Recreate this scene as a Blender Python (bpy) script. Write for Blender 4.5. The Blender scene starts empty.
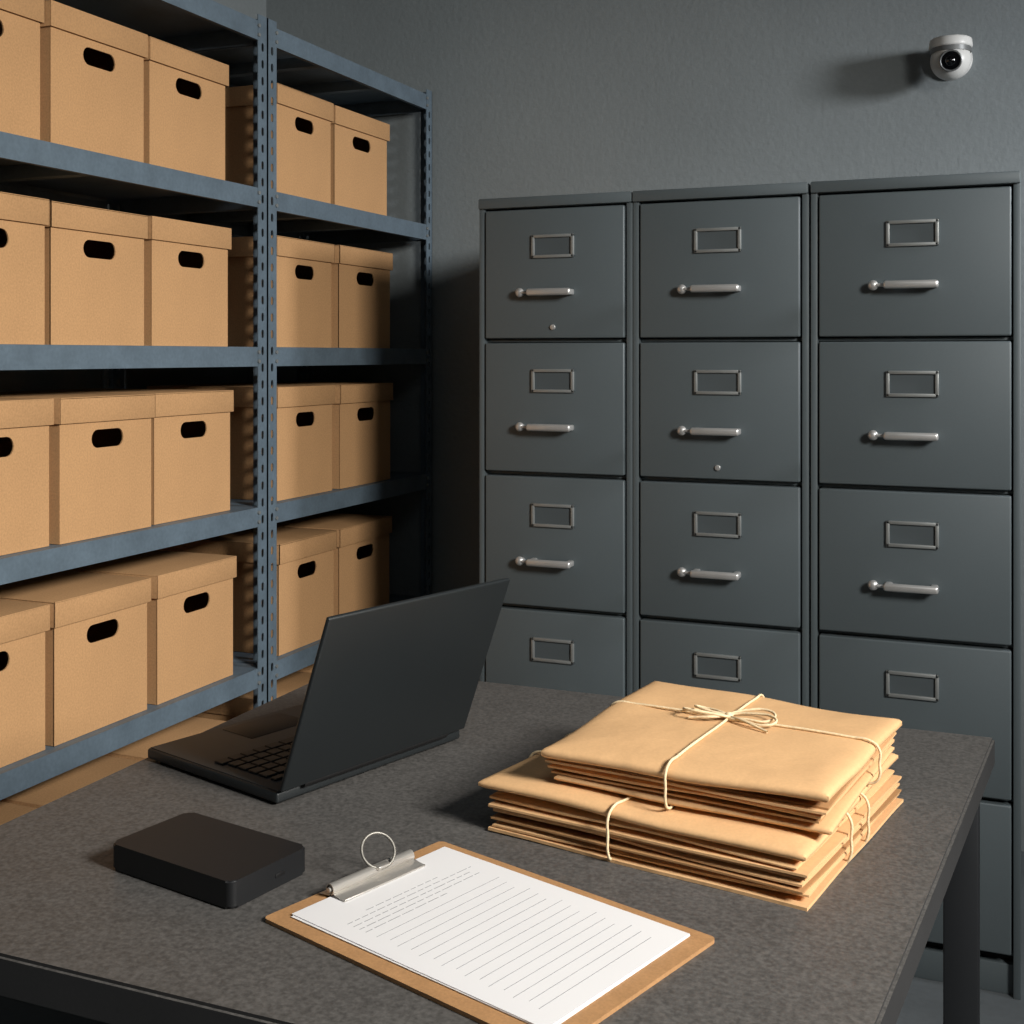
import bpy, bmesh, math, random
from mathutils import Matrix, Vector
random.seed(7)
S = bpy.context.scene
COL = S.collection

# ------------------------------------------------------------ materials
def lin(c):
    return tuple(((v/255)/12.92 if v/255 <= .04045 else ((v/255+.055)/1.055)**2.4) for v in c)
def mat(name, rgb, rough=.6, metal=0, var=.12, nscale=8, fine=0, fscale=300, bump=0, bscale=200, bdist=.001, spec=.5, coat=0, rvar=0):
    m = bpy.data.materials.new(name); m.use_nodes = True
    nt = m.node_tree; N = nt.nodes; L = nt.links
    b = N['Principled BSDF']
    b.inputs['Roughness'].default_value = rough
    b.inputs['Metallic'].default_value = metal
    b.inputs['Specular IOR Level'].default_value = spec
    b.inputs['Coat Weight'].default_value = coat
    tc = N.new('ShaderNodeTexCoord')
    base = lin(rgb)
    n1 = N.new('ShaderNodeTexNoise'); n1.inputs['Scale'].default_value = nscale; n1.inputs['Detail'].default_value = 6
    L.new(tc.outputs['Object'], n1.inputs['Vector'])
    r1 = N.new('ShaderNodeMapRange'); r1.inputs['From Min'].default_value=.3; r1.inputs['From Max'].default_value=.7
    r1.inputs['To Min'].default_value = 1-var; r1.inputs['To Max'].default_value = 1+var
    L.new(n1.outputs['Fac'], r1.inputs['Value'])
    n2 = N.new('ShaderNodeTexNoise'); n2.inputs['Scale'].default_value = fscale; n2.inputs['Detail'].default_value = 3
    L.new(tc.outputs['Object'], n2.inputs['Vector'])
    r2 = N.new('ShaderNodeMapRange'); r2.inputs['From Min'].default_value=.3; r2.inputs['From Max'].default_value=.7
    r2.inputs['To Min'].default_value = 1-fine; r2.inputs['To Max'].default_value = 1+fine
    L.new(n2.outputs['Fac'], r2.inputs['Value'])
    mul = N.new('ShaderNodeMath'); mul.operation='MULTIPLY'
    L.new(r1.outputs[0], mul.inputs[0]); L.new(r2.outputs[0], mul.inputs[1])
    vm = N.new('ShaderNodeVectorMath'); vm.operation='SCALE'
    vm.inputs[0].default_value = base
    L.new(mul.outputs[0], vm.inputs['Scale'])
    L.new(vm.outputs[0], b.inputs['Base Color'])
    if rvar:
        r3 = N.new('ShaderNodeMapRange'); r3.inputs['From Min'].default_value=.3; r3.inputs['From Max'].default_value=.7
        r3.inputs['To Min'].default_value = rough-rvar; r3.inputs['To Max'].default_value = rough+rvar
        L.new(n1.outputs['Fac'], r3.inputs['Value']); L.new(r3.outputs[0], b.inputs['Roughness'])
    if bump:
        n3 = N.new('ShaderNodeTexNoise'); n3.inputs['Scale'].default_value = bscale; n3.inputs['Detail'].default_value = 4
        L.new(tc.outputs['Object'], n3.inputs['Vector'])
        bp = N.new('ShaderNodeBump'); bp.inputs['Strength'].default_value = bump; bp.inputs['Distance'].default_value = bdist
        L.new(n3.outputs['Fac'], bp.inputs['Height']); L.new(bp.outputs[0], b.inputs['Normal'])
    return m

M_WALL = mat('wall_paint', (130,137,139), .85, var=.05, nscale=2.5, fine=.03, fscale=90, bump=.4, bscale=75, bdist=.003)
M_CEIL = mat('ceiling_paint', (70,72,73), .9, var=.03)
M_FLOOR = mat('floor_concrete', (96,102,106), .6, var=.12, nscale=5, fine=.06, fscale=60, bump=.15, bscale=90, bdist=.002)
M_TRIM = mat('baseboard_paint', (58,62,66), .6, var=.04)
M_CAB = mat('cabinet_steel', (84,93,97), .48, .05, var=.03, nscale=4, fine=.02, bump=.03, bscale=500, bdist=.0005)
M_CABD = mat('cabinet_gap_dark', (22,25,27), .8, var=.02)
M_SILV = mat('brushed_metal', (195,194,192), .36, .6, var=.06, nscale=30)
M_HOLD = mat('label_holder_metal', (148,151,150), .42, .5, var=.06, nscale=30)
M_CARD = mat('label_card', (70,78,82), .8, var=.03)
M_SHELF = mat('shelf_steel', (98,113,125), .5, .1, var=.14, nscale=14, fine=.08, fscale=120, bump=.06, bscale=400, bdist=.0005)
M_BOX = mat('cardboard', (193,150,106), .85, var=.06, nscale=5, fine=.10, fscale=260, bump=.15, bscale=300, bdist=.0006, spec=.2)
M_BOX2 = mat('cardboard_lid', (188,146,103), .85, var=.06, nscale=5, fine=.10, fscale=260, bump=.15, bscale=300, bdist=.0006, spec=.2)
M_TABLE = mat('table_laminate', (84,82,80), .5, var=.04, nscale=14, fine=.34, fscale=230, bump=.15, bscale=230, bdist=.0006, spec=.4, rvar=.03)
M_TEDGE = mat('table_edge', (50,50,51), .55, var=.08, nscale=12, fine=.08)
M_TLEG = mat('table_leg_steel', (40,42,45), .45, .3, var=.05)
M_LAP = mat('laptop_shell', (30,34,36), .46, .1, var=.04, nscale=6, fine=.04)
M_LAPK = mat('laptop_keys', (14,14,15), .5, var=.02)
M_LAPD = mat('laptop_deck', (52,57,60), .5, .1, var=.03)
M_SCR = mat('laptop_screen', (22,26,28), .3, var=.0)
M_HDD = mat('drive_casing', (23,24,26), .5, .0, var=.04, fine=.05, fscale=500, bump=.05, bscale=600, bdist=.0003, spec=.4)
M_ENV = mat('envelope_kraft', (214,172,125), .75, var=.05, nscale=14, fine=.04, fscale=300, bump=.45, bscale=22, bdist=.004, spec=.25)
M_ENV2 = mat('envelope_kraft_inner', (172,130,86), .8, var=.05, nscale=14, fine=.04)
M_STR = mat('twine', (222,200,162), .85, var=.15, nscale=300)
M_HB = mat('hardboard', (172,130,88), .6, var=.08, nscale=30, fine=.1, fscale=400)
M_PAP = mat('paper_white', (224,223,224), .8, var=.015)
M_INK = mat('printed_ink', (152,152,155), .9, var=.05)
M_CHR = mat('clip_steel', (200,196,190), .3, .7, var=.04, nscale=40)
M_WIRE = mat('clip_wire', (128,125,119), .45, .6, var=.02)
M_WPL = mat('camera_housing', (205,205,202), .35, var=.02)
M_RIM = mat('camera_rim', (110,112,112), .4, .3, var=.02)
M_LENS = mat('camera_lens', (8,8,10), .08, var=0, coat=1)
M_FILLPANEL = mat('added_fill_housing', (200,200,200), .5, var=.01)  # casing of the added overhead fill, never in view

# ------------------------------------------------------------ mesh builder
class B:
    def __init__(s):
        s.bm = bmesh.new(); s.mats = []
    def mi(s, m):
        if m not in s.mats: s.mats.append(m)
        return s.mats.index(m)
    def box(s, c, d, m, bev=0, seg=2, rot=None):
        r = bmesh.ops.create_cube(s.bm, size=1)
        vs = r['verts']
        M = Matrix.Translation(c) @ (rot if rot else Matrix.Identity(4)) @ Matrix.Diagonal((d[0], d[1], d[2], 1))
        bmesh.ops.transform(s.bm, matrix=M, verts=vs)
        idx = s.mi(m)
        fs = {f for v in vs for f in v.link_faces}
        for f in fs: f.material_index = idx
        if bev:
            es = list({e for v in vs for e in v.link_edges})
            bmesh.ops.bevel(s.bm, geom=es, offset=bev, segments=seg, affect='EDGES', profile=.5)
    def cyl(s, c, axis, r, h, m, seg=24, r2=None, bev=0):
        q = Vector((0,0,1)).rotation_difference(Vector(axis)).to_matrix().to_4x4()
        o = bmesh.ops.create_cone(s.bm, cap_ends=True, segments=seg, radius1=r, radius2=(r if r2 is None else r2), depth=h,
                                  matrix=Matrix.Translation(c) @ q)
        idx = s.mi(m)
        fs = {f for v in o['verts'] for f in v.link_faces}
        for f in fs: f.material_index = idx
        if bev:
            es = [e for e in {e for v in o['verts'] for e in v.link_edges} if any(len(f.verts) > 4 for f in e.link_faces)]
            bmesh.ops.bevel(s.bm, geom=es, offset=bev, segments=3, affect='EDGES', profile=.5)
    def sph(s, c, r, m, sc=(1,1,1), seg=32):
        o = bmesh.ops.create_uvsphere(s.bm, u_segments=seg, v_segments=seg//2, radius=r,
              matrix=Matrix.Translation(c) @ Matrix.Diagonal((sc[0],sc[1],sc[2],1)))
        idx = s.mi(m)
        for f in {f for v in o['verts'] for f in v.link_faces}: f.material_index = idx
    def torus(s, c, R, r, m, M=Matrix.Identity(4), n=40, k=10, a0=0, a1=2*math.pi):
        rows = []
        full = abs(a1-a0-2*math.pi) < 1e-6
        for i in range(n if full else n+1):
            a = a0+(a1-a0)*i/n
            rows.append([s.bm.verts.new(Vector(c)+(M @ Vector(((R+r*math.cos(2*math.pi*j/k))*math.cos(a), (R+r*math.cos(2*math.pi*j/k))*math.sin(a), r*math.sin(2*math.pi*j/k))))) for j in range(k)])
        idx = s.mi(m)
        for i in range(n):
            A = rows[i]; Bq = rows[(i+1) % len(rows)]
            for j in range(k):
                f = s.bm.faces.new((A[j], A[(j+1)%k], Bq[(j+1)%k], Bq[j])); f.material_index = idx
    def plate(s, outer, holes, fn, ext, m):
        """2D outline with holes, mapped by fn to 3D and extruded by ext"""
        es = []
        for loop in [outer]+holes:
            vs = [s.bm.verts.new(fn(*p)) for p in loop]
            for i in range(len(vs)): es.append(s.bm.edges.new((vs[i], vs[(i+1)%len(vs)])))
        r = bmesh.ops.triangle_fill(s.bm, edges=es, use_beauty=True)
        fs = [g for g in r['geom'] if isinstance(g, bmesh.types.BMFace)]
        idx = s.mi(m)
        for f in fs: f.material_index = idx
        x = bmesh.ops.extrude_face_region(s.bm, geom=fs)
        vs = [g for g in x['geom'] if isinstance(g, bmesh.types.BMVert)]
        bmesh.ops.translate(s.bm, vec=ext, verts=vs)
        for g in x['geom']:
            if isinstance(g, bmesh.types.BMFace): g.material_index = idx
    def prism(s, prof, fn, h0, h1, m):
        a = [s.bm.verts.new(fn(u, v, h0)) for u, v in prof]
        b = [s.bm.verts.new(fn(u, v, h1)) for u, v in prof]
        idx = s.mi(m); n = len(prof)
        fs = [s.bm.faces.new(a), s.bm.faces.new(b[::-1])]
        for i in range(n): fs.append(s.bm.faces.new((a[i], b[i], b[(i+1)%n], a[(i+1)%n])))
        for f in fs: f.material_index = idx
    def mesh(s, name, ang=35):
        bmesh.ops.recalc_face_normals(s.bm, faces=s.bm.faces)
        me = bpy.data.meshes.new(name); s.bm.to_mesh(me); s.bm.free()
        for m in s.mats: me.materials.append(m)
        for p in me.polygons: p.use_smooth = True
        me.set_sharp_from_angle(angle=math.radians(ang))
        return me
    def obj(s, name, parent=None, ang=35):
        o = bpy.data.objects.new(name, s.mesh(name, ang)); COL.objects.link(o)
        if parent: o.parent = parent
        return o
def empty(name, loc=(0,0,0), rz=0):
    e = bpy.data.objects.new(name, None); e.empty_display_size = .1
    e.location = loc; e.rotation_euler = (0,0,rz); COL.objects.link(e); return e
def stadium(cx, cy, w, h, n=8):
    r = h/2; pts = []
    for i in range(n+1):
        a = -math.pi/2+math.pi*i/n; pts.append((cx+w/2-r+r*math.cos(a), cy+r*math.sin(a)))
    for i in range(n+1):
        a = math.pi/2+math.pi*i/n; pts.append((cx-w/2+r+r*math.cos(a), cy+r*math.sin(a)))
    return pts
def rrect(w,h,r,n=6,cx=0,cy=0):
    p=[]
    for cx_,cy_,a0 in ((w/2-r,h/2-r,0),(-w/2+r,h/2-r,90),(-w/2+r,-h/2+r,180),(w/2-r,-h/2+r,270)):
        for i in range(n+1):
            a=math.radians(a0+90*i/n); p.append((cx+cx_+r*math.cos(a), cy+cy_+r*math.sin(a)))
    return p
def tube(name, pts, r, m, parent, cyclic=False, kind='POLY'):
    cu = bpy.data.curves.new(name, 'CURVE'); cu.dimensions = '3D'; cu.bevel_depth = r; cu.bevel_resolution = 3
    if kind == 'POLY':
        sp = cu.splines.new('POLY'); sp.points.add(len(pts)-1)
        for p, q in zip(sp.points, pts): p.co = (*q, 1)
    else:
        sp = cu.splines.new('BEZIER'); sp.bezier_points.add(len(pts)-1); sp.resolution_u = 10
        for p, q in zip(sp.bezier_points, pts):
            p.co = q; p.handle_left_type = p.handle_right_type = 'AUTO'
    sp.use_cyclic_u = cyclic
    cu.materials.append(m)
    o = bpy.data.objects.new(name, cu); COL.objects.link(o); o.parent = parent
    return o

# ------------------------------------------------------------ room
XL, XR, YF, YB, ZC = -2.28, 1.9, -1.5, 3.42, 2.75
def slab(name, c, d, m):
    b = B(); b.box(c, d, m); return b.obj(name)
slab('floor', ((XL+XR)/2, (YF+YB)/2, -.05), (XR-XL+.2, YB-YF+.2, .1), M_FLOOR)
slab('ceiling', ((XL+XR)/2, (YF+YB)/2, ZC+.05), (XR-XL+.2, YB-YF+.2, .1), M_CEIL)
slab('wall_back', ((XL+XR)/2, YB+.05, ZC/2), (XR-XL+.2, .1, ZC), M_WALL)
slab('wall_left', (XL-.05, (YF+YB)/2, ZC/2), (.1, YB-YF, ZC), M_WALL)
slab('wall_right', (XR+.05, (YF+YB)/2, ZC/2), (.1, YB-YF, ZC), M_WALL)
slab('wall_front', ((XL+XR)/2, YF-.05, ZC/2), (XR-XL+.2, .1, ZC), M_WALL)
b = B(); b.box(((.05+XR)/2, YB-.007, .045), (XR-.05, .012, .09), M_TRIM, .003); b.obj('baseboard_back')
b = B(); b.box((XR-.007, (YF+YB)/2, .045), (.012, YB-YF-.04, .09), M_TRIM, .003); b.obj('baseboard_right')

# ------------------------------------------------------------ shelving
XF = -1.666; DEP = .46
LEV = [.15, .53, .91, 1.289, 1.665, 2.06]
def shelving(y0, y1):
    e = empty('metal_shelving_unit', (XF, (y0+y1)/2, 0))
    hy = (y1-y0)/2; H = 2.075; W = .038; T = .0025
    b = B()
    zs = [0.04+.040*i for i in range(50)]
    for side in (-1, 1):
        for fx, sx in ((0, -1), (-DEP, 1)):
            ya = side*hy; yb = side*(hy-W)
            lo, hi = min(ya,yb), max(ya,yb); mid = (lo+hi)/2
            holes = [stadium(z, mid, .021, .0105, 4) for z in zs]
            b.plate([(0,lo),(H,lo),(H,hi),(0,hi)], holes, lambda u,v,fx=fx: Vector((fx, v, u)), Vector((sx*T,0,0)), M_SHELF)
            lo, hi = sorted((fx, fx+sx*W)); mid = (lo+hi)/2
            holes = [stadium(z, mid, .021, .0105, 4) for z in zs]
            b.plate([(0,lo),(H,lo),(H,hi),(0,hi)], holes, lambda u,v,ya=ya: Vector((v, ya, u)), Vector((0,-side*T,0)), M_SHELF)
            b.box((fx+sx*W/2, side*(hy-W/2), .004), (W+.006, W, .008), M_TLEG, .001)
    b.obj('uprights', e)
    b = B()
    for z in LEV:
        hb = .046
        prof = [(0,0),(0,-hb),(-.012,-hb),(-.012,-hb+.003),(-.003,-hb+.003),(-.003,-.012),(-.009,-.006),(-.009,0)]
        for fx, sg in ((-.001, 1), (-DEP+.001, -1)):
            b.prism([(u*sg, v) for u, v in prof], lambda u,v,h,fx=fx,z=z: Vector((fx+u, h, z+v)), -hy+W-.004, hy-W+.004, M_SHELF)
        for side in (-1,1):
            b.box((-DEP/2, side*(hy-.006), z-.025), (DEP-.07, .003, .042), M_SHELF, .0006)
        # bolts
        for side in (-1,1):
            for dz in (-.012,-.034):
                b.cyl((.0015, side*(hy-W+.002), z+dz), (1,0,0), .0045, .004, M_HOLD, 12)
    b.obj('beams', e)
    b = B()
    for z in LEV:
        b.box((-DEP/2, 0, z-.003), (DEP-.02, 2*hy-.012, .005), M_SHELF, .001)
        for k in (-.33,.33):
            b.box((-DEP/2, k*hy, z-.02), (DEP-.03, .03, .028), M_SHELF, .001)
    b.obj('shelf_decks', e)
    return e
shelving(.90, 2.503)
shelving(2.505, 3.395)

# ------------------------------------------------------------ archive boxes
def archive_mesh():
    b = B(); W=.276; D=.385; H=.250; t=.003
    for sg in (1,-1):
        hole = stadium(0, .183, .096, .034, 8)
        b.plate([(-W/2,0),(W/2,0),(W/2,H),(-W/2,H)], [hole], lambda u,v,sg=sg: Vector((sg*D/2, u, v)), Vector((-sg*t,0,0)), M_BOX)
    for s in (-1,1): b.box((0, s*(W/2-t/2), H/2), (D-.001, t, H), M_BOX)
    b.box((0,0,t/2), (D-.001, W-.001, t), M_BOX)
    lh=.047; g=.0065; zt=.262
    b.box((0,0,zt-.002), (D+2*g, W+2*g, .004), M_BOX2, .0015)
    for s in (-1,1):
        b.box((0, s*(W/2+g-.0015), zt-lh/2), (D+2*g, .003, lh), M_BOX2, .001)
        b.box((s*(D/2+g-.0015), 0, zt-lh/2), (.003, W+2*g, lh), M_BOX2, .001)
    return b.mesh('archive_box_mesh', 30)
ABOX = archive_mesh()
def abox(y, z, dx=0, rz=0, s=1.0, sz=1.04):
    o = bpy.data.objects.new('cardboard_archive_box', ABOX); COL.objects.link(o)
    o.location = (XF-.014-.199+dx, y, z+.0005); o.rotation_euler = (0,0,math.radians(rz)); o.scale = (1, s, sz)
rows = {
 1.665: [1.360, 1.658, 1.947, 2.236, 2.712, 3.018],
 1.289: [1.364, 1.664, 1.956, 2.250, 2.712, 3.022],
 .91:   [1.380, 1.679, 1.970, 2.262, 2.718, 3.030],
 .53:   [1.368, 1.669, 1.960, 2.261, 2.716, 3.032],
 .15:   [1.360, 1.655, 1.950, 2.245, 2.710, 3.020],
}
for z, ys in rows.items():
    for i, y in enumerate(ys):
        abox(y, z, dx=-random.uniform(0,.012), rz=random.uniform(-.5,.5), s=(1,1,.98,.99,.96,1.06)[i]*random.uniform(.98,.99), sz=(1.06 if z==.91 else 1.04)+random.uniform(-.01,.01))

# ------------------------------------------------------------ filing cabinets
def cabinet(x0, x1, locks=()):
    w = x1-x0; H = 1.632; DY = .72; yf = 2.628
    e = empty('filing_cabinet', ((x0+x1)/2, yf, 0))
    b = B()
    T = .014
    b.box((-w/2+T/2, DY/2, (H-.004)/2), (T, DY, H-.004), M_CAB, .002)
    b.box((w/2-T/2, DY/2, (H-.004)/2), (T, DY, H-.004), M_CAB, .002)
    b.box((0, DY/2-.004, H-.012), (w-.001, DY+.008, .024), M_CAB, .003)
    b.box((0, DY/2, .03), (w-.02, DY-.03, .06), M_CAB, .002)
    b.box((0, DY-.003, H/2), (w-.01, .005, H-.01), M_CAB)
    b.box((0, .05, H/2), (w-.02, .03, H-.05), M_CABD)
    b.obj('body', e)
    top = H-.029; pitch = .3055; dh = .295
    dw = w-2*T-.007
    bd = B(); bh = B(); bl = B()
    for i in range(5):
        zt = top-i*pitch; zc = zt-dh/2
        bd.box((0, .010, zc), (dw, .030, dh), M_CAB, .0035, 3)
        bd.box((0, .022, zt-dh-.0053), (dw+.006, .012, .007), M_CAB, .001)
        lz = zt-.086; lw=.102; lh=.053; yy=-.008
        for s in (-1,1):
            bl.box((0, yy, lz+s*(lh/2-.0035)), (lw, .007, .007), M_HOLD, .0015)
            bl.box((s*(lw/2-.0035), yy, lz), (.007, .007, lh), M_HOLD, .0015)
        bl.box((0, -.0055, lz), (lw-.008, .002, lh-.008), M_CARD)
        hz = zt-.191; hx=-.009
        bh.box((hx+.008, -.034, hz), (.106, .013, .016), M_SILV, .0055, 3)
        for s in (-1,1):
            bh.box((hx+.008+s*.044, -.018, hz), (.014, .032, .013), M_SILV, .003)
        bh.cyl((hx-.066, -.012, hz), (0,1,0), .006, .018, M_SILV, 20)
        bh.sph((hx-.066, -.022, hz), .0105, M_SILV, (1,.8,1), 20)
        bh.cyl((hx-.050, -.026, hz), (1,0,0), .0035, .024, M_SILV, 16)
        if i in locks:
            bh.cyl((.0, -.0065, zt-.270), (0,1,0), .006, .006, M_SILV, 20, bev=.001)
    bd.obj('drawer_fronts', e); bl.obj('label_holders', e); bh.obj('handles', e)
cabinet(-1.168, -.797, (0,))
cabinet(-.796, -.413, (1,))
cabinet(-.409, -.002, ())

# ------------------------------------------------------------ security camera
cx, cz = -.168, 2.038
e = empty('security_camera', (cx, YB, cz))
b = B()
b.cyl((0,-.006,.0), (0,1,0), .050, .012, M_WPL, 40, bev=.002)
b.box((0,-.045,.012), (.036,.075,.03), M_WPL, .008, 3)
b.cyl((0,-.085,.024), (0,0,1), .0535, .026, M_WPL, 48, r2=.051, bev=.006)
b.cyl((0,-.085,.006), (0,0,1), .050, .012, M_RIM, 48)
b.obj('mount', e)
b = B()
c0 = Vector((0,-.085,-.018))
b.sph(c0, .050, M_WPL, (1,1,1), 40)
d = Vector((.05,-1,-.22)).normalized()
b.cyl(c0+d*.040, d, .026, .022, M_LENS, 40, bev=.003)
b.torus(c0+d*.050, .025, .0025, M_RIM, Vector((0,0,1)).rotation_difference(d).to_matrix().to_4x4())
b.sph(c0+d*.042, .016, M_LENS)
b.obj('eyeball', e)

# ------------------------------------------------------------ table
e = empty('work_table', (-.56, 1.31, 0))
b = B()
t0=.75; th=.038
def P(x,y,z): return Vector((x+.56, y-1.31, z))
cs = [(-1.047,.82),(-.118,.82),(-.034,1.803),(-1.047,1.803)]
b.prism(cs, lambda u,v,h: P(u,v,h), t0-th, t0, M_TEDGE)
bmesh.ops.bevel(b.bm, geom=list(b.bm.edges), offset=.003, segments=2, affect='EDGES')
ti = b.mi(M_TABLE)
bmesh.ops.recalc_face_normals(b.bm, faces=b.bm.faces)
b.bm.normal_update()
for f in b.bm.faces:
    if f.normal.z > .9: f.material_index = ti
b.obj('table_top', e)
b = B()
lg = .045
for x, y in ((-1.015,.855),(-.155,.855),(-.075,1.765),(-1.015,1.765)):
    b.box(P(x,y,(t0-th)/2), (lg,lg,t0-th), M_TLEG, .003)
    b.box(P(x,y,.004), (lg+.006,lg+.006,.008), M_TLEG, .001)
b.box(P(-.585,.855,t0-th-.03), (.83,.025,.055), M_TLEG, .002)
b.box(P(-.545,1.765,t0-th-.03), (.90,.025,.055), M_TLEG, .002)
b.box(P(-1.015,1.31,t0-th-.03), (.025,.88,.055), M_TLEG, .002)
b.box(P(-.115,1.31,t0-th-.03), (.025,.88,.055), M_TLEG, .002, rot=Matrix.Rotation(math.radians(-5),4,'Z'))
b.obj('frame', e)

# ------------------------------------------------------------ laptop
e = empty('laptop', (-.746, 1.361, t0), math.radians(-107))
LW=.316; LD=.256
b = B()
b.box((0,-LD/2,.0095), (LW,LD,.013), M_LAP, .003, 3)
b.box((0,-LD/2,.0163), (LW-.006,LD-.006,.0015), M_LAPD, .0006)
b.box((0,-LD+.045,.0172), (.10,.062,.0008), M_LAPK, .0003)
for x in (-.13,.13):
    for y in (-.02,-LD+.02): b.cyl((x,y,.002), (0,0,1), .006, .004, M_LAPK, 16)
b.obj('base', e)
b = B()
for r in range(6):
    n = 14; ky = -.034-r*.0195
    if r == 5:
        ws=[.017,.017,.017,.02,.1,.02,.017,.017,.017,.017]
        tot=sum(ws)+.0025*(len(ws)-1); x=-tot/2
        for w_ in ws:
            b.box((x+w_/2,ky,.0185), (w_,.0160,.0028), M_LAPK, .0008, 1); x+=w_+.0025
    else:
        for k in range(n):
            b.box((-.1275+k*.0196,ky,.0185), (.017,.0160 if r else .010,.0028), M_LAPK, .0008, 1)
b.obj('keyboard', e)
lean = math.radians(21)
R = Matrix.Translation((0,.001,.018)) @ Matrix.Rotation(-lean,4,'X')
b = B()
b.box((0,.0035,.115), (LW,.0065,.226), M_LAP, .0028, 3)
b.box((0,-.0002,.115), (LW-.012,.0012,.212), M_SCR, .0003)
b.cyl((0,.002,.002), (1,0,0), .0055, LW*.78, M_LAPK, 16)
bmesh.ops.transform(b.bm, matrix=R, verts=b.bm.verts)
b.obj('lid', e)

# ------------------------------------------------------------ external drive
e = empty('external_hard_drive', (-.757, 1.033, t0), math.radians(-11))
b = B()
b.prism(rrect(.173,.104,.008), lambda u,v,h: Vector((u,v,h)), .0015, .0272, M_HDD)
es=[ed for ed in b.bm.edges if abs(ed.verts[0].co.z-ed.verts[1].co.z)<1e-5]
bmesh.ops.bevel(b.bm, geom=es, offset=.0018, segments=3, affect='EDGES')
for x in (-.065,.065):
    for y in (-.036,.036): b.cyl((x,y,.001), (0,0,1), .005, .002, M_LAPK, 16)
b.box((.0863,.012,.013), (.002,.013,.004), M_LAPK, .0005)
b.obj('casing', e)

# ------------------------------------------------------------ clipboard
e = empty('clipboard', (-.4470, 1.0205, t0), math.radians(-18))
BL=.338; BW=.236
b = B()
b.prism(rrect(BL,BW,.006), lambda u,v,h: Vector((u,v,h)), .0003, .0038, M_HB)
b.obj('board', e)
b = B()
for i,(dx,dy,a) in enumerate(((.0015,-.0015,.5),(.0,.0,0))):
    b.box((-.001+dx,.003+dy,.0046+i*.0009), (.300,.204,.0008), M_PAP, 0, rot=Matrix.Rotation(math.radians(a),4,'Z'))
b.obj('paper_sheets', e)
b = B()
zp = .00595
def ink(x, y0, y1, t=.0006): b.box((x,(y0+y1)/2,zp), (t,abs(y1-y0),.0001), M_INK)
yT=.085; yB=-.08
for li,x in enumerate((-.104,-.096,-.088,-.080,-.072)):
    y=yB+(.0 if li else .03)
    end = yT-(.04,.0,.01,.005,.06)[li]
    while y < end:
        w_=random.uniform(.006,.016); ink(x,y,min(y+w_,end),.0010); y+=w_+.0025
for k in range(15):
    x=-.058+k*.0132
    ink(x,yB+.004*(k%2),yT-.004*(k%3),.0007)
b.obj('printed_lines', e)
b = B()
cx_=-BL/2+.020; zc_=.0122; ro=.0055; ri=.0044
prof=[]; prof_in=[]
for i in range(15):
    a=math.radians(-70+i*20)
    prof.append((cx_-.003+ro*math.cos(a), zc_+ro*math.sin(a))); prof_in.append((cx_-.003+ri*math.cos(a), zc_+ri*math.sin(a)))
b.prism(prof+prof_in[::-1], lambda u,v,h: Vector((u,h,v)), -.052, .056, M_CHR)
b.box((cx_+.0085,.002,.0080), (.018,.108,.0012), M_CHR, .0004, rot=Matrix.Rotation(math.radians(9),4,'Y'))
b.box((cx_+.0170,.002,.0073), (.0030,.108,.0022), M_CHR, .0009)
b.box((cx_-.011,.002,.0056), (.016,.108,.0012), M_CHR, .0004, rot=Matrix.Rotation(math.radians(-10),4,'Y'))
b.cyl((cx_-.003,.002,zc_),(0,1,0),.0024,.112,M_CHR,16)
# wire ring handle, its foot clipped over the near side of the roll
b.box((cx_+.0020,.012,.0165), (.0080,.016,.0034), M_CHR, .001)
Rr = Matrix.Rotation(math.radians(-20),4,'Z') @ Matrix.Rotation(math.radians(52),4,'Y')
low = Rr @ Vector((.0172,0,0))
b.torus(Vector((cx_+.0035,.0105,.0150))-low, .0172, .0014, M_WIRE, Rr)
b.obj('bulldog_clip', e, 50)

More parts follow.
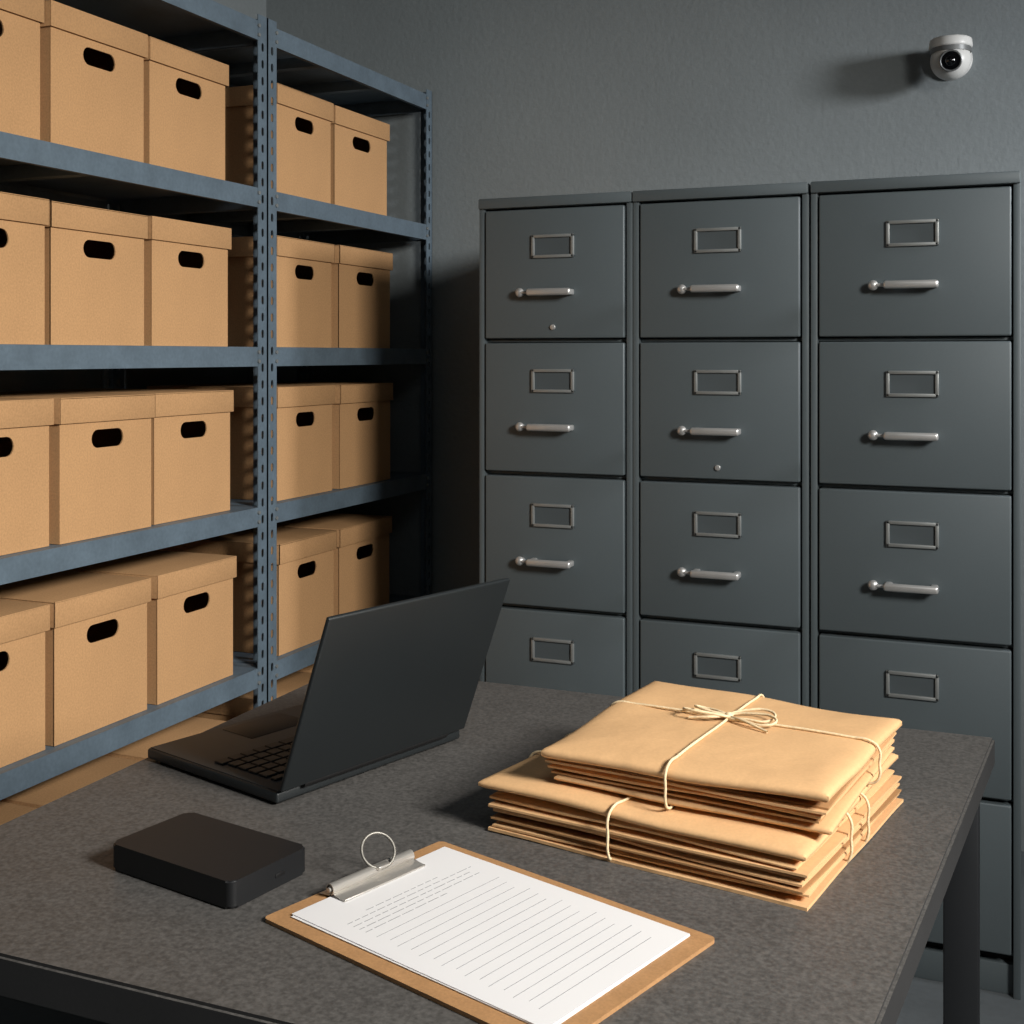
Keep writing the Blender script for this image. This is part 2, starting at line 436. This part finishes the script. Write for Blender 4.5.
# ------------------------------------------------------------ envelope bundles
def envelope(b, cx, cy, z0, w, d, th, rz, ph, m, N=28):
    Rm = Matrix.Translation((cx,cy,z0)) @ Matrix.Rotation(rz,4,'Z')
    idx = b.mi(m)
    thick = th > .007
    def prof(u, v):
        e_ = min(w/2-abs(u), d/2-abs(v))
        t = max(0,min(1,e_/(.026 if thick else .01)))
        t = math.sqrt(max(0,1-(1-t)**2)) if thick else 1
        a = math.atan2(v,u)
        t2 = max(0,min(1,e_/.07)); t2=t2*t2*(3-2*t2)
        amp = (.15 if thick else .2)*th
        mid = th*.5+(amp*math.sin(2*a+ph)+amp*.5*math.sin(5*a+2*ph))*(1-t2)
        half = th*((.15+.34*t) if thick else .40)
        half = min(half, th*.5)
        hi = mid+half
        if thick: hi -= .0015*(.5+.5*math.sin(u*23+ph)*math.cos(v*19+1.3*ph+u*9))
        return mid-half, hi
    def gp(i, L):
        s = i/N*2-1
        s = math.copysign(1-(1-abs(s))**1.5, s)
        return s*L/2
    top=[];bot=[]
    for i in range(N+1):
        tr=[];br=[]
        for j in range(N+1):
            u=gp(i,w); v=gp(j,d)
            lo,hi=prof(u,v)
            # slightly uneven outline
            us = u*(1+.004*math.sin(v*31+ph)); vs_ = v*(1+.004*math.sin(u*27+2*ph))
            tr.append(b.bm.verts.new(Rm@Vector((us,vs_,hi)))); br.append(b.bm.verts.new(Rm@Vector((us,vs_,lo))))
        top.append(tr); bot.append(br)
    fs=[]
    for i in range(N):
        for j in range(N):
            fs.append(b.bm.faces.new((top[i][j],top[i+1][j],top[i+1][j+1],top[i][j+1])))
            fs.append(b.bm.faces.new((bot[i][j],bot[i][j+1],bot[i+1][j+1],bot[i+1][j])))
    for i in range(N):
        fs.append(b.bm.faces.new((top[i][0],bot[i][0],bot[i+1][0],top[i+1][0])))
        fs.append(b.bm.faces.new((top[i][N],top[i+1][N],bot[i+1][N],bot[i][N])))
        fs.append(b.bm.faces.new((top[0][i],top[0][i+1],bot[0][i+1],bot[0][i])))
        fs.append(b.bm.faces.new((top[N][i],bot[N][i],bot[N][i+1],top[N][i+1])))
    for f in fs: f.material_index = idx
def wrap(name, parent, axis, a0, a1, c, h, sk=0, r=.0015, m=M_STR):
    pts=[(-a0+.03,.0015),(0,.0015),(a1-.03,.0015),(a1-.004,h*.04),(a1+.0016,h*.2),(a1+.0018,h*.5),(a1+.0016,h*.82),(a1-.006,h*.98),(a1-.03,h+.0008),
         (0,h+.0010),(-a0+.03,h+.0008),(-a0+.006,h*.98),(-a0-.0016,h*.82),(-a0-.0018,h*.5),(-a0-.0016,h*.2),(-a0+.004,h*.04)]
    P3=[((s, c+sk*s, z) if axis=='x' else (c+sk*s, s, z)) for s,z in pts]
    return tube(name, P3, r, m, parent, True, 'BEZ')
def bundle(b, spec):
    z=.0004
    for k,(th,w,d,ox,oy,rz,m) in enumerate(spec):
        envelope(b, ox, oy, z, w, d, th, math.radians(rz), k*1.7+.6, m); z+=th
    return z
# lower bundle
e = empty('envelope_bundle', (-.336,1.369,t0), math.radians(-10))
b = B()
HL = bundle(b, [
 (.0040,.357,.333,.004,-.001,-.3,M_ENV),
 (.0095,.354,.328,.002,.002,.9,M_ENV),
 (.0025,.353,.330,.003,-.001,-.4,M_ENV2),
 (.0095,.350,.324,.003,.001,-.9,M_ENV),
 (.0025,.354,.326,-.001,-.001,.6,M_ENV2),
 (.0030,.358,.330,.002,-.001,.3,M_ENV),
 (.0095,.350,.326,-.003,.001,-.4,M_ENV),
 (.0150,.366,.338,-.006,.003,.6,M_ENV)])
b.obj('envelopes', e, 60)
wrap('string', e, 'y', .170, .170, -.002, HL, .14)
wrap('string', e, 'x', .190, .184, .02, HL, -.03)
wrap('string', e, 'x', .190, .184, -.05, HL, .03)
# upper bundle
e = empty('envelope_bundle', (-.304,1.370,t0+HL+.0012), math.radians(-7.5))
b = B()
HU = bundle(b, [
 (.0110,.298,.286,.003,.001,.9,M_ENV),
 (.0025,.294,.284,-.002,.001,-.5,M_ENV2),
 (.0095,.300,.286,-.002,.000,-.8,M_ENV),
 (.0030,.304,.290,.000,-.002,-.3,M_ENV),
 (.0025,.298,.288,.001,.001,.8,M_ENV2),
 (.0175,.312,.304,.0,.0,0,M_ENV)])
b.obj('envelopes', e, 60)
wrap('string', e, 'y', .154, .153, -.01, HU, .0)
wrap('string', e, 'x', .158, .158, .03, HU, .0)
zb=HU+.003; bx,by=-.01,.03
def loop(name, a, L, W, h=1):
    ca,sa=math.cos(a),math.sin(a)
    pts=[(0,0,0),(L*.45,W*.5,.007*h),(L*.85,W*.45,.008*h),(L,0,.005*h),(L*.85,-W*.4,.001),(L*.4,-W*.35,.001)]
    P3=[(bx+x*ca-y*sa, by+x*sa+y*ca, zb+z) for x,y,z in pts]
    tube(name, P3, .0015, M_STR, e, True, 'BEZ')
loop('bow_loop', math.radians(14), .052, .028, .8)
loop('bow_loop', math.radians(192), .052, .028, .9)
loop('bow_loop', math.radians(-8), .058, .024, .7)
loop('bow_loop', math.radians(168), .044, .020, .7)
tube('bow_tail', [(bx,by,zb),(bx+.02,by-.014,zb+.002),(bx+.055,by-.030,zb-.0015)], .0015, M_STR, e, False, 'BEZ')
tube('bow_tail', [(bx,by,zb),(bx-.015,by-.018,zb+.002),(bx-.040,by-.022,zb-.0015)], .0015, M_STR, e, False, 'BEZ')
b=B(); b.sph((bx,by,zb+.001), .005, M_STR, (1,1,.8), 16); b.obj('knot', e)

# ------------------------------------------------------------ lights
def area(name, loc, tgt, size, power, col, spread=180):
    l = bpy.data.lights.new(name,'AREA'); l.shape='RECTANGLE'; l.size=size[0]; l.size_y=size[1]; l.energy=power; l.color=col
    l.spread = math.radians(spread)
    o = bpy.data.objects.new(name,l); COL.objects.link(o); o.location=loc
    o.rotation_euler=(Vector(tgt)-Vector(loc)).to_track_quat('-Z','Y').to_euler()
    return o
area('key_area_light', (1.60,.50,2.15), (-1.2,1.5,.80), (.6,.6), 38, (1,.965,.905), 95)
area('wall_side_light', (1.80,2.45,2.15), (-.4,3.2,1.4), (.35,.35), 12, (.97,.98,1), 80)
area('ceiling_fill_light', (.0,.4,ZC-.08), (.0,.4,0), (.9,.5), 3.5, (.88,.95,1))  # added overhead fill, out of view, lifts the ambient light
b=B(); b.box((0,.4,ZC-.035),(1.0,.6,.07),M_FILLPANEL,.006); b.obj('added_fill_panel')  # made-up housing above the fill, out of view
w = bpy.data.worlds.new('world'); S.world = w; w.use_nodes=True
w.node_tree.nodes['Background'].inputs[0].default_value=(.05,.055,.06,1)
w.node_tree.nodes['Background'].inputs[1].default_value=.5

# ------------------------------------------------------------ camera
cam = bpy.data.cameras.new('camera'); co = bpy.data.objects.new('camera', cam); COL.objects.link(co)
cam.sensor_width=36; cam.lens=1235/1024*36; cam.shift_y=-157/1024; cam.clip_start=.01
co.location=(0,0,1.27); co.rotation_euler=(math.radians(90),0,math.radians(22.44))
S.camera = co
try: S.view_settings.view_transform='Standard'
except Exception as ex: print(ex)
